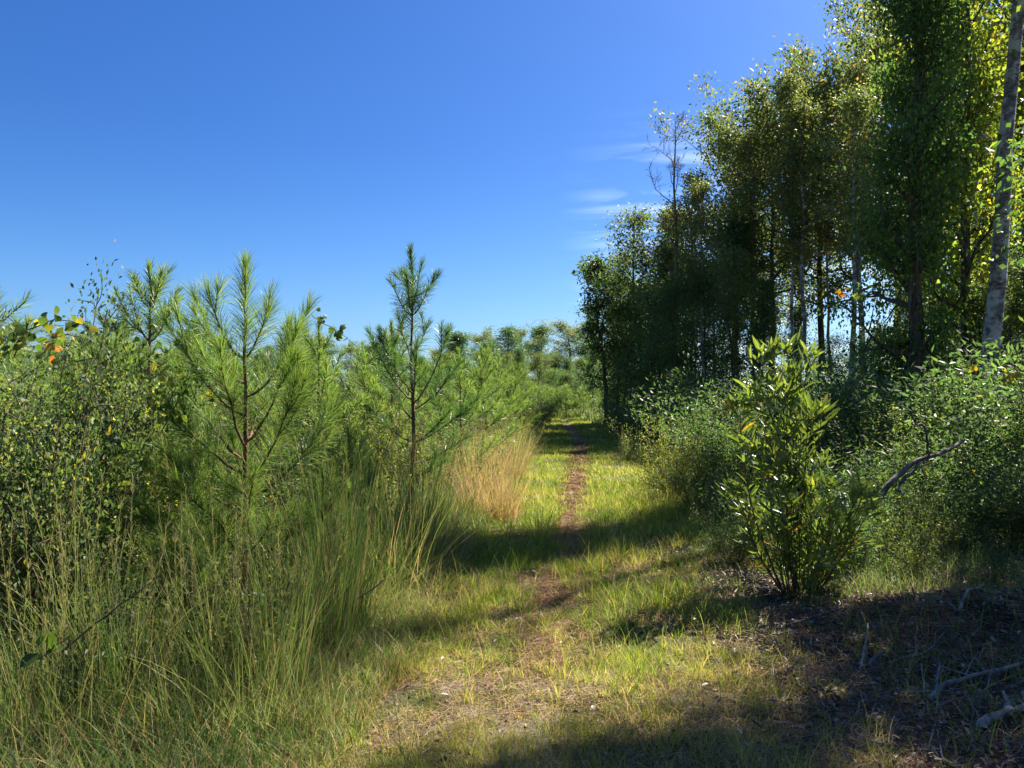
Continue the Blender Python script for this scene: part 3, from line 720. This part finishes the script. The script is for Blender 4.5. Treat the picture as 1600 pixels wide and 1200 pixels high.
P(SH['light'][0], 700, 11.5, 4, (1.0, 1.0, .8), 'low pale shrub right of the slim dark pine')
P(SH['dark'][2], 835, 33, 4, (1.6, 1.6, 1.2), 'dark bush closing the left side of the track far ahead')
P(SH['dark'][0], 850, 42, 2, (1.6, 1.6, 1.2), 'dark bush on the left where the track bends away')
k = 0
for j in range(26):
    y = 9+j*1.6+R0.normal()*.5; x = float(left_x(np.array(y)))-1.3-R0.random()*y*.35
    (SH['light'] if j % 3 else SH['dark'])[j % 3].put(x, y, R0.random()*6, .8+.3*R0.random(), 'pale wild shrub filling the gaps between the planted pines', 'wild shrubs between the planted pines')

# right side
P(SH['yellow'], 1050, 12.0, .3, (.7, .7, .95), 'sunlit grey-green arching bush on the right verge of the track')
P(SH['yellow'], 1090, 10.5, 2.3, (.8, .8, .75), 'smaller sunlit bush in front of the arching bush')
P(SH['big'][0], 1130, 13.5, 1, (1, 1, .95), 'leafy green shrub between the arching bush and the bay shrub')
RL = {(1150, 7.3): 'low shrub at the left foot of the bay shrub', (1340, 7.0): 'low shrub at the right foot of the bay shrub', (1250, 7.8): 'shrub growing directly behind the base of the bay shrub',
      (1180, 15): 'shrub seen behind the left half of the bay shrub', (1240, 13): 'shrub seen behind the middle of the bay shrub', (1310, 12): 'shrub seen just right of the bay shrub top',
      (1370, 10.5): 'shrub behind the lower end of the propped log', (1430, 11.5): 'tall shrub behind the middle of the propped log', (1480, 9.4): 'shrub behind the upper end of the propped log',
      (1540, 10.2): 'tall leafy shrub hiding the foot of the pale trunk', (1590, 9): 'glossy shrub right of the pale trunk foot', (1440, 8.4): 'low shrub just below the propped log',
      (1350, 8.6): 'low shrub between the bay shrub and the propped log', (1530, 8.0): 'low shrub in front of the pale trunk and its leafy shrub', (1600, 7.6): 'low shrub at the right edge above the dark soil'}
rs = [(1150, 7.3, .42), (1340, 7.0, .36), (1250, 7.8, .5), (1180, 15, .95), (1240, 13, 1.0), (1310, 12, 1.0), (1370, 10.5, .95), (1430, 11.5, 1.1), (1480, 9.4, .75), (1540, 10.2, 1.1), (1590, 9, .8), (1640, 9.5, 1.2), (1440, 8.4, .42), (1350, 8.6, .5), (1530, 8.0, .5), (1600, 7.6, .5), (1060, 18, .9), (1010, 23, .8), (980, 28, .9), (1120, 20, 1.2), (1200, 19, 1.25), (1280, 17, 1.2), (1350, 15, 1.15), (1420, 14, 1.1), (1500, 13, 1.2), (1580, 12, 1.25), (1030, 30, 1.3), (960, 36, 1.1), (1080, 25, 1.3)]
for i, (px, d, s) in enumerate(rs):
    kd = SH['big'][i % 2] if i % 3 else SH['dark'][i % 3]
    if (px, d) in RL:
        P(kd, px, d, i*1.1, (s*1.15, s*1.15, s), RL[(px, d)], 'shrubs of the shaded right thicket'); continue
    P(kd, px, d, i*1.1, (s*1.15, s*1.15, s), 'dark glossy-leaved shrub in the shaded thicket on the right', 'shrubs of the shaded right thicket')
# low weeds on the left
for i in range(20):
    px = -20+R0.random()*480; d = 3.7+R0.random()*2.6
    SH['weed'][i % 2].put(at(px, d), d, R0.random()*6, .7+.7*R0.random(), 'low broad-leaved weed among the shaded grass at lower left', 'broad-leaved weeds at lower left')
for i in range(12):
    px = 1380+R0.random()*240; d = 6.2+R0.random()*2
    SH['weed'][i % 2].put(at(px, d), d, R0.random()*6, .6+.5*R0.random(), 'low twiggy weed on the litter beside the right thicket', 'twiggy weeds at right')

# ---- the bay shrub, modelled stem by stem
def bay_shrub():
    r = np.random.default_rng(77); W = Geo(); Lf = Geo(); d = 6.3; X0 = at(1240, d)
    def stem(pts, rad=.009, tuft=14, along=20, L=.15):
        pp = np.array([[at(px, d)-X0, dy, zat(py, d)] for px, py, dy in pts])
        n = 14; s = np.linspace(0, 1, n); path, _ = interp(pp, s)
        path = path+np.cumsum(r.normal(size=(n, 3))*.004, 0)
        tube(W, path, np.linspace(rad, .003, n), 6, .5)
        m = int(along*1.05); s = .3+.6*r.random(m); p, t = interp(path, s)
        a = rand_dirs(r, m); rd = norm(a-t*np.sum(a*t, 1, keepdims=True))
        leaves(Lf, p, t*.75+rd*.8, L*(.75+.4*r.random(m)), L*.2*(.8+.4*r.random(m)), np.clip(.5+.17*r.normal(size=m)+.4*(r.random(m) > .93), 0, 1), r, .18, 8)
        m = tuft+5; p = np.tile(path[-1], (m, 1))+r.normal(size=(m, 3))*.03; t = np.tile(norm(path[-1]-path[-3]), (m, 1))
        a = rand_dirs(r, m); rd = norm(a-t*np.sum(a*t, 1, keepdims=True))
        leaves(Lf, p, t*(.5+.7*r.random((m, 1)))+rd*.75, L*(.8+.4*r.random(m)), L*.2*(.8+.4*r.random(m)), np.clip(.6+.16*r.normal(size=m), 0, 1), r, .18, 8)
    stem([(1240, 935, 0), (1250, 760, .02), (1240, 640, 0), (1236, 548, 0)], .012, 18, 44, .17)
    stem([(1246, 800, 0), (1215, 690, -.1), (1185, 600, -.05), (1195, 560, 0)], .008, 14, 20, .165)
    stem([(1244, 700, 0), (1262, 620, .1), (1272, 560, .1)], .006, 14, 14, .13)
    stem([(1240, 650, 0), (1220, 590, .1), (1215, 550, .1)], .005, 12, 10, .13)
    stem([(1230, 935, .1), (1180, 800, .1), (1165, 700, .1), (1160, 645, 0)], .009, 14, 30, .165)
    stem([(1225, 935, -.1), (1170, 850, -.2), (1140, 760, -.2)], .008, 14, 26, .13)
    stem([(1250, 935, -.1), (1290, 840, -.15), (1330, 760, -.1)], .009, 16, 30, .13)
    stem([(1255, 935, .1), (1320, 860, .1), (1362, 790, .1)], .008, 16, 28, .13)
    stem([(1250, 935, 0), (1275, 820, .1), (1300, 730, .2)], .008, 15, 28, .14)
    for i in range(18):
        a = r.random()*2*pi; o = .05+.27*r.random(); h = .95+.85*r.random()
        px = 1232+cos(a)*o*F/d; top = HZ+(EYE-h)*F/d
        stem([(1243, 860, 0), (1240+cos(a)*o*90, (860+top)/2, sin(a)*o*.5), (px, top, sin(a)*o)], .006, 13, 16, .15)
    for i in range(38):
        a = r.random()*2*pi; o = .1+.45*r.random(); h = .35+.55*r.random()
        px = 1245+cos(a)*o*F/d; top = HZ+(EYE-h)*F/d
        stem([(1245+cos(a)*20, 935, sin(a)*.1), (1245+cos(a)*o*120, (935+top)/2, sin(a)*o*.6), (px, top, sin(a)*o)], .006, 13, 20, .125)
    return Kind('bay_shrub', 'shrub', [('stems', W, 'stem', True), ('foliage', Lf, 'bay', False)]).put(X0, d, 0, 1, 'tall bay shrub with long narrow upright leaves at the right of the track', z=0)
bay_shrub()

# ================================================================== TALL GRASS CLUMPS
CG = [make_clump(90, 1.3, .45, 240, .006, .40, .16, .12, .35, heads=5), make_clump(91, .95, .7, 260, .006, .55, .2, .22, .8, heads=5), make_clump(92, 1.0, 1.1, 800, .006, .92, .09, .3, .8, heads=14),
      make_clump(93, 1.25, .5, 120, .006, .58, .15, .2, .6, heads=10), make_clump(94, 1.0, .8, 320, .007, .62, .14, .35, 1.2)]
cg = [(200, 3.6, 0, .7, 'dark green stalks rising from the lower left foreground'),
      (300, 3.5, 1, .7, 'loose green clump in the lower left foreground left of centre'),
      (390, 3.6, 3, .75, 'thin seeding stalks in the foreground below the large near pine'),
      (110, 3.4, 1, .75, 'loose green clump near the lower left corner'),
      (440, 3.9, 0, .8, 'dark upright stalks in the foreground left of the track'),
      (480, 5.4, 1, 1.0, 'tall light green grass clump right of the large near pine'),
      (540, 5.2, 0, 1.1, 'dark tall reed-like clump standing in front of the sapling'),
      (585, 6.8, 3, 1.1, 'tall pale stalks between the sapling and the slim dark pine'),
      (625, 6.6, 1, 1.15, 'light green clump in front of the slim dark pine trunk'),
      (675, 8.4, 0, 1.0, 'dense green grass clump behind the shaded arching clump'),
      (290, 5.0, 3, 1.0, 'tall thin stalks left of the large near pine trunk'),
      (95, 4.4, 4, 1.0, 'arching blades in front of the dark shrub at the left edge'),
      (720, 9.6, 1, .85, 'green clump just before the tan dry grass clump'),
      (735, 13.5, 4, 1.15, 'yellow-green clump behind the tan dry grass clumps'),
      (512, 4.7, 0, 1.0, 'dark green upright grass clump in front of the large pine'),
      (440, 4.6, 3, .7, 'thin pale-headed grass clump below the large near pine'),
      (600, 6.2, 1, .95, 'green grass clump left of the shaded part of the track'),
      (650, 7.2, 0, .95, 'upright grass clump at the foot of the slim dark pine'),
      (560, 5.5, 4, .8, 'yellowing grass clump arching toward the track'),
      (690, 7.6, 4, .7, 'arching grass clump leaning over the shaded track'),
      (768, 10.2, 2, 1.0, 'tan dry grass clump glowing beside the sunlit track'),
      (745, 11.6, 2, 1.15, 'tan dry grass clump behind the first glowing one'),
      (785, 15, 2, 1.1, 'tan dry grass clump third along the track edge'),
      (805, 19, 4, 1.25, 'yellow-green grass clump on the left verge farther ahead'),
      (815, 24, 4, 1.3, 'long-bladed grass clump where the verge narrows'),
      (60, 3.6, 3, .75, 'pale stalky grass clump at the lower left corner'),
      (160, 3.9, 3, .85, 'pale stalky grass clump right of the corner clump'),
      (240, 4.1, 4, .75, 'leaning green grass clump below the yellow-flecked shrub'),
      (330, 3.9, 3, .8, 'pale stalky grass clump in front of the pine seedling'),
      (480, 3.7, 4, .5, 'short yellowing grass clump near the lower left of the track'),
      (10, 3.3, 0, .5, 'bright green broad grass tuft at the very bottom left'),
      (1110, 10.2, 4, .8, 'pale grass clump between the arching bush and the bay shrub'),
      (985, 19, 1, .8, 'grass clump at the foot of the right-hand bushes farther ahead')]
for i, (px, d, kk, s, lb) in enumerate(cg):
    P(CG[kk], px, d, i*1.9, s, lb, 'tall grass clumps on the verges')

# ================================================================== VINES, STICKS, LOG
def vine(pts, n, R, tints, label, seed, name='grape_vine'):
    r = np.random.default_rng(seed); W = Geo(); Lf = Geo()
    pp = np.array([[at(px, d), d, zat(py, d)] for px, py, d in pts]); o = pp[0].copy(); pp = pp-o
    path, _ = interp(pp, np.linspace(0, 1, 24)); path = path+np.cumsum(r.normal(size=path.shape)*.004, 0)
    tube(W, path, np.linspace(.004, .002, 24), 5, .5)
    s = r.random(n); p, t = interp(path, s); p = p+r.normal(size=(n, 3))*(.035 if n < 50 else .11)
    discs(Lf, p, r.normal(size=(n, 3))*.6+np.array([0, -1, .5]), R*(.7+.6*r.random(n)), np.clip(r.choice(tints, n)+.05*r.normal(size=n), 0, 1), r)
    t = thing(name, o, 0, label, 'vine'); mob('stem', W, 'stem', t, True); mob('leaves', Lf, 'vine', t)
vine([(20, 560, 4.1), (40, 520, 4.1), (90, 500, 4.0), (145, 510, 3.9)], 44, .023, [.1, .2, .3, .3, .8], 'grape vine with round leaves arching over the dark shrub at upper left', 1)
vine([(60, 560, 4.0), (85, 540, 3.95), (105, 535, 3.95)], 12, .022, [.6, .9, .97, .3], 'orange and yellow vine leaves on the dark shrub at upper left', 2)
vine([(485, 492, 7.2), (520, 515, 7.1), (558, 538, 7.0)], 20, .028, [.3, .4, .5], 'green vine strand drooping between the two big young pines', 3)
vine([(150, 620, 5.0), (200, 700, 4.9), (150, 760, 4.8), (230, 800, 4.8)], 130, .02, [.5, .7, .8, .3, .4], 'yellowing vine scrambling through the shrubs left of the large pine', 4)
vine([(230, 560, 5.3), (280, 600, 5.3), (260, 660, 5.2)], 80, .02, [.5, .7, .85, .4], 'yellow-leaved vine beside the left branches of the large pine', 5)
vine([(50, 1030, 3.2), (80, 1015, 3.2), (105, 1005, 3.2)], 5, .035, [.1, .25], 'broad vine leaf hanging in the shade at the lower left', 6)
vine([(1500, 570, 8.6), (1560, 590, 8.6), (1600, 585, 8.6)], 12, .035, [.75, .8, .95], 'vine with a few yellow and orange leaves in the thicket at the right edge', 7)
vine([(1300, 450, 16), (1340, 460, 16), (1370, 470, 16)], 14, .06, [.6, .95, .98], 'reddish vine leaves hanging in front of the dark thicket', 8)
vine([(1110, 650, 9), (1135, 640, 9), (1160, 632, 9)], 14, .03, [.75, .85, .9], 'yellow leaf spray left of the bay shrub top', 9)

def frond():
    r = np.random.default_rng(3); W = Geo(); Lf = Geo(); d = 7.4
    pp = np.array([[at(px, d), d, zat(py, d)] for px, py in ((560, 606), (580, 612), (600, 622), (616, 628))]); o = pp[0].copy(); pp -= o
    path, _ = interp(pp, np.linspace(0, 1, 20)); tube(W, path, .002, 4, .5)
    for k in range(3, 20):
        for sgn in (-1, 1): leaves(Lf, path[k][None], np.array([[.2, .3*sgn, .8*sgn]]), .035, .012, .75, r, .1, 8, np.array([[0, -1, 0.]]))
    t = thing('sumac_frond', o, 0, 'bright yellow-green feathery leaf left of the slim dark pine', 'leaf'); mob('stem', W, 'stem', t); mob('leaflets', Lf, 'gum', t)
frond()

def stick(pts, rad, label, seed, name='fallen_stick', mat='stick', forks=(), cat='stick'):
    r = np.random.default_rng(seed); g = Geo()
    base = None
    for q, chain in enumerate([pts]+list(forks)):
        pp = np.array([ground_pt(px, py, l) for px, py, l in chain])
        if base is None: base = pp[0].copy()
        path, _ = interp(pp-base, np.linspace(0, 1, 14)); path = path+np.cumsum(r.normal(size=path.shape)*rad*.25, 0)
        tube(g, path, np.linspace(rad, rad*.45, 14)*(1 if q == 0 else .65), 8, .5, .08, r)
    o = mob(name, g, mat, None, True); o.location = base; return tag(o, label, cat)
stick([(1448, 1098, .02), (1475, 1078, .05), (1510, 1072, .05), (1560, 1066, .05), (1625, 1052, .06)], .018, 'long pale forked stick lying across the shaded soil at lower right', 1,
      forks=[[(1460, 1088, .03), (1455, 1070, .06), (1457, 1050, .10)], [(1458, 1098, .02), (1466, 1118, .02), (1470, 1138, .02)]])
stick([(1528, 1142, .03), (1555, 1130, .05), (1590, 1126, .06), (1630, 1118, .05)], .026, 'thick pale stick at the bottom right corner', 2, forks=[[(1572, 1127, .05), (1574, 1110, .09)]])
stick([(1440, 958, .03), (1460, 975, .05), (1492, 1003, .04)], .012, 'short bleached stick on the dug soil mound', 3)
stick([(1495, 1004, .03), (1505, 985, .06), (1530, 965, .09)], .012, 'curved stick leaning up from the mound toward the right', 4)
stick([(1340, 1050, .02), (1350, 1020, .06), (1356, 998, .08)], .010, 'thin stick standing beside the pale wood chunk', 5)
stick([(1250, 1048, .01), (1300, 1062, .02), (1345, 1090, .02)], .006, 'thin straight twig on the grass left of the forked stick', 6)
stick([(1330, 1170, .02), (1390, 1150, .02), (1450, 1145, .02)], .007, 'thin twig near the bottom edge below the forked stick', 7)
stick([(1520, 1040, .02), (1560, 1085, .02), (1600, 1110, .03)], .008, 'twig crossing behind the thick corner stick', 8)
stick([(1210, 985, .01), (1300, 968, .03), (1330, 940, .04)], .007, 'crooked twig on the litter below the bay shrub', 9)
stick([(1160, 1010, .01), (1190, 990, .02), (1240, 994, .02)], .006, 'small twig in the litter left of the mound', 10)
rk = np.random.default_rng(99)
for i in range(26):
    x0 = 1370+rk.random()*240; y0 = 935+rk.random()*250; a = rk.normal()*.5+(pi if rk.random() < .5 else 0); L = (50+110*rk.random()); b = rk.normal()*.5
    p = [(x0+cos(a)*L*t-sin(a)*b*L*t*(1-t), y0+(sin(a)*L*t+cos(a)*b*L*t*(1-t))*.45, .015+.05*t*rk.random()) for t in (0, .3, .6, 1)]
    m = p[1]; stick(p, .003+.006*rk.random()**2, 'thin crooked dead stick in the tangle on the shaded soil', 200+i, mat='stick' if i % 3 else 'stem',
          forks=[[m, (m[0]+rk.normal()*25, m[1]-10-15*rk.random(), .06+.06*rk.random())]])
for o_ in COL.objects:
    if o_.get('label') == 'thin crooked dead stick in the tangle on the shaded soil': o_['group'] = 'thin dead sticks in the tangle'
# leaning log in the thicket
def log():
    r = np.random.default_rng(21); g = Geo(); d = 8.0
    A = np.array([at(1378, d), d, zat(762, d)]); 
    def seg(p, rad, n=14):
        pp = np.array([[at(px, dd), dd, zat(py, dd)] for px, py, dd in p])-A
        path, _ = interp(pp, np.linspace(0, 1, n)); path += np.cumsum(r.normal(size=path.shape)*.008, 0)
        tube(g, path, np.linspace(rad, rad*.5, n), 9, .5, .16, r)
    seg([(1366, 778, 7.7), (1385, 755, 7.75), (1430, 722, 7.9), (1462, 712, 8.0), (1502, 690, 8.2)], .034)
    seg([(1405, 768, 7.7), (1412, 750, 7.8), (1450, 714, 7.95)], .022)
    seg([(1450, 715, 7.95), (1440, 668, 7.8), (1422, 668, 7.7)], .014)
    o = mob('fallen_log', g, 'bark_dead', None, True); o.location = A; tag(o, 'grey forked log propped in the thicket behind the bay shrub', 'log')
log()
def chunk():
    r = np.random.default_rng(31); g = Geo(); b = ground_pt(1362, 1042)
    for k in range(5):
        a = np.array([.03*r.normal(), .02*r.normal(), -.01]); t_ = a+np.array([.05*r.normal(), .03*r.normal(), .07+.06*r.random()])
        tube(g, [a, a*.5+t_*.5+.006*r.normal(size=3), t_], [.018, .02, .004], 5, .5, .25, r)
    o = mob('wood_chunk', g, 'stick'); o.location = b; tag(o, 'pale broken chunk of wood at the left of the soil mound', 'wood')
chunk()
def twigs():
    spec = [(((100, 1018, 3.3), (180, 950, 3.3), (262, 892, 3.4)), 'thin dark bare twig slanting across the lower left grass'),
            (((600, 905, 4.9), (560, 935, 4.8), (520, 965, 4.7)), 'thin dark twig slanting down to the left beside the yellow grass'),
            (((1430, 700, 7.4), (1500, 720, 7.3), (1560, 745, 7.2)), 'thin pale twig in front of the propped log')]
    for i, (pts, lb) in enumerate(spec):
        r = np.random.default_rng(50+i); g = Geo(); pp = np.array([[at(a, d), d, zat(b, d)] for a, b, d in pts]); o = pp[0].copy(); pp -= o
        path, _ = interp(pp, np.linspace(0, 1, 10)); path += np.cumsum(r.normal(size=path.shape)*.004, 0); tube(g, path, np.linspace(.005, .0025, 10), 5, .5)
        for q in range(3):
            p, t = interp(path, np.array([.3+.2*q])); tube(g, curve(p[0], norm(t[0]+.6*r.normal(size=3)), .12, 3, r), [.002, .002, .0015, .001], 4, .5)
        ob = mob('bare_twig', g, 'stem'); ob.location = o; tag(ob, lb, 'twig')
twigs()

# ================================================================== LIGHT, SKY, CAMERA
w = bpy.data.worlds.new("World"); SC.world = w; w.use_nodes = True
nt = w.node_tree; nt.nodes.clear(); N = nt.nodes.new; Lk = nt.links.new
sky = N('ShaderNodeTexSky'); sky.sky_type = 'NISHITA'; sky.sun_disc = False
sky.sun_elevation = SUN_EL; sky.sun_rotation = SUN_AZ
sky.air_density = 1.0; sky.dust_density = 1.1; sky.ozone_density = 3.0
hs = N('ShaderNodeHueSaturation'); hs.inputs['Saturation'].default_value = 1.12; hs.inputs['Value'].default_value = 1.0
gm = N('ShaderNodeMix'); gm.data_type = 'RGBA'; gm.blend_type = 'MULTIPLY'; gm.inputs[0].default_value = 1; gm.inputs[7].default_value = (.222, .288, .43, 1)
Lk(sky.outputs[0], gm.inputs[6]); Lk(gm.outputs[2], hs.inputs['Color'])
bg = N('ShaderNodeBackground'); bg.inputs[1].default_value = .11
# thin cirrus streaks, low in the sky ahead
geo = N('ShaderNodeTexCoord')
mp = N('ShaderNodeMapping'); mp.inputs['Rotation'].default_value = (0, radians(12), 0); mp.inputs['Scale'].default_value = (2.6, 2.6, 24)
Lk(geo.outputs['Generated'], mp.inputs[0])
nz = N('ShaderNodeTexNoise'); nz.inputs['Scale'].default_value = 1.6; nz.inputs['Detail'].default_value = 7; nz.inputs['Roughness'].default_value = .55; nz.inputs['Distortion'].default_value = 1.1
Lk(mp.outputs[0], nz.inputs[0])
cr = ramp(nt, [(.48, (0, 0, 0)), (.76, (1, 1, 1))], nz.outputs[0])
sep = N('ShaderNodeSeparateXYZ'); Lk(geo.outputs['Generated'], sep.inputs[0])
def mrange(src, a, b, c, d):
    m = N('ShaderNodeMapRange'); m.interpolation_type = 'SMOOTHSTEP'; m.inputs[1].default_value = a; m.inputs[2].default_value = b; m.inputs[3].default_value = c; m.inputs[4].default_value = d
    Lk(src, m.inputs[0]); return m.outputs[0]
def mul(a, b):
    m = N('ShaderNodeMath'); m.operation = 'MULTIPLY'
    for i, s in enumerate((a, b)):
        if isinstance(s, float): m.inputs[i].default_value = s
        else: Lk(s, m.inputs[i])
    return m.outputs[0]
f = mul(mrange(sep.outputs['X'], .05, .22, 0, 1), mrange(sep.outputs['Z'], .36, .22, 0, 1))
f = mul(f, mrange(sep.outputs['Y'], .3, .6, 0, 1)); f = mul(f, cr); f = mul(f, .36)
mx = N('ShaderNodeMix'); mx.data_type = 'RGBA'; Lk(f, mx.inputs[0]); Lk(hs.outputs[0], mx.inputs[6]); mx.inputs[7].default_value = (7, 7.6, 8, 1)
hz = N('ShaderNodeMix'); hz.data_type = 'RGBA'; hz.blend_type = 'MULTIPLY'; hz.inputs[7].default_value = (1.35, 1.33, 1.14, 1)
Lk(mrange(sep.outputs['Z'], .34, .0, 0, 1), hz.inputs[0]); Lk(mx.outputs[2], hz.inputs[6]); Lk(hz.outputs[2], bg.inputs[0])
o = N('ShaderNodeOutputWorld'); Lk(bg.outputs[0], o.inputs[0])

sun = bpy.data.lights.new('sun', 'SUN'); sun.energy = 5; sun.angle = radians(.5); sun.color = (1, .92, .80)
so = bpy.data.objects.new('sun', sun); COL.objects.link(so)
from mathutils import Vector
sd = Vector((sin(SUN_AZ)*cos(SUN_EL), cos(SUN_AZ)*cos(SUN_EL), sin(SUN_EL)))
so.rotation_euler = (-sd).to_track_quat('-Z', 'Y').to_euler(); so.location = sd*60

cam = bpy.data.cameras.new('camera'); cam.sensor_width = 36; cam.lens = 36*F/1600; cam.clip_end = 4000; cam.clip_start = .05
co = bpy.data.objects.new('camera', cam); COL.objects.link(co)
co.location = (0, 0, EYE); co.rotation_euler = (radians(90)+math.atan((HZ-600)/F), 0, 0)
SC.camera = co
SC.view_settings.view_transform = 'Standard'; SC.view_settings.look = 'None'
SC.view_settings.exposure = 1.75; SC.view_settings.gamma = 1
SC.cycles.max_bounces = 8; SC.cycles.transmission_bounces = 6; SC.cycles.diffuse_bounces = 4
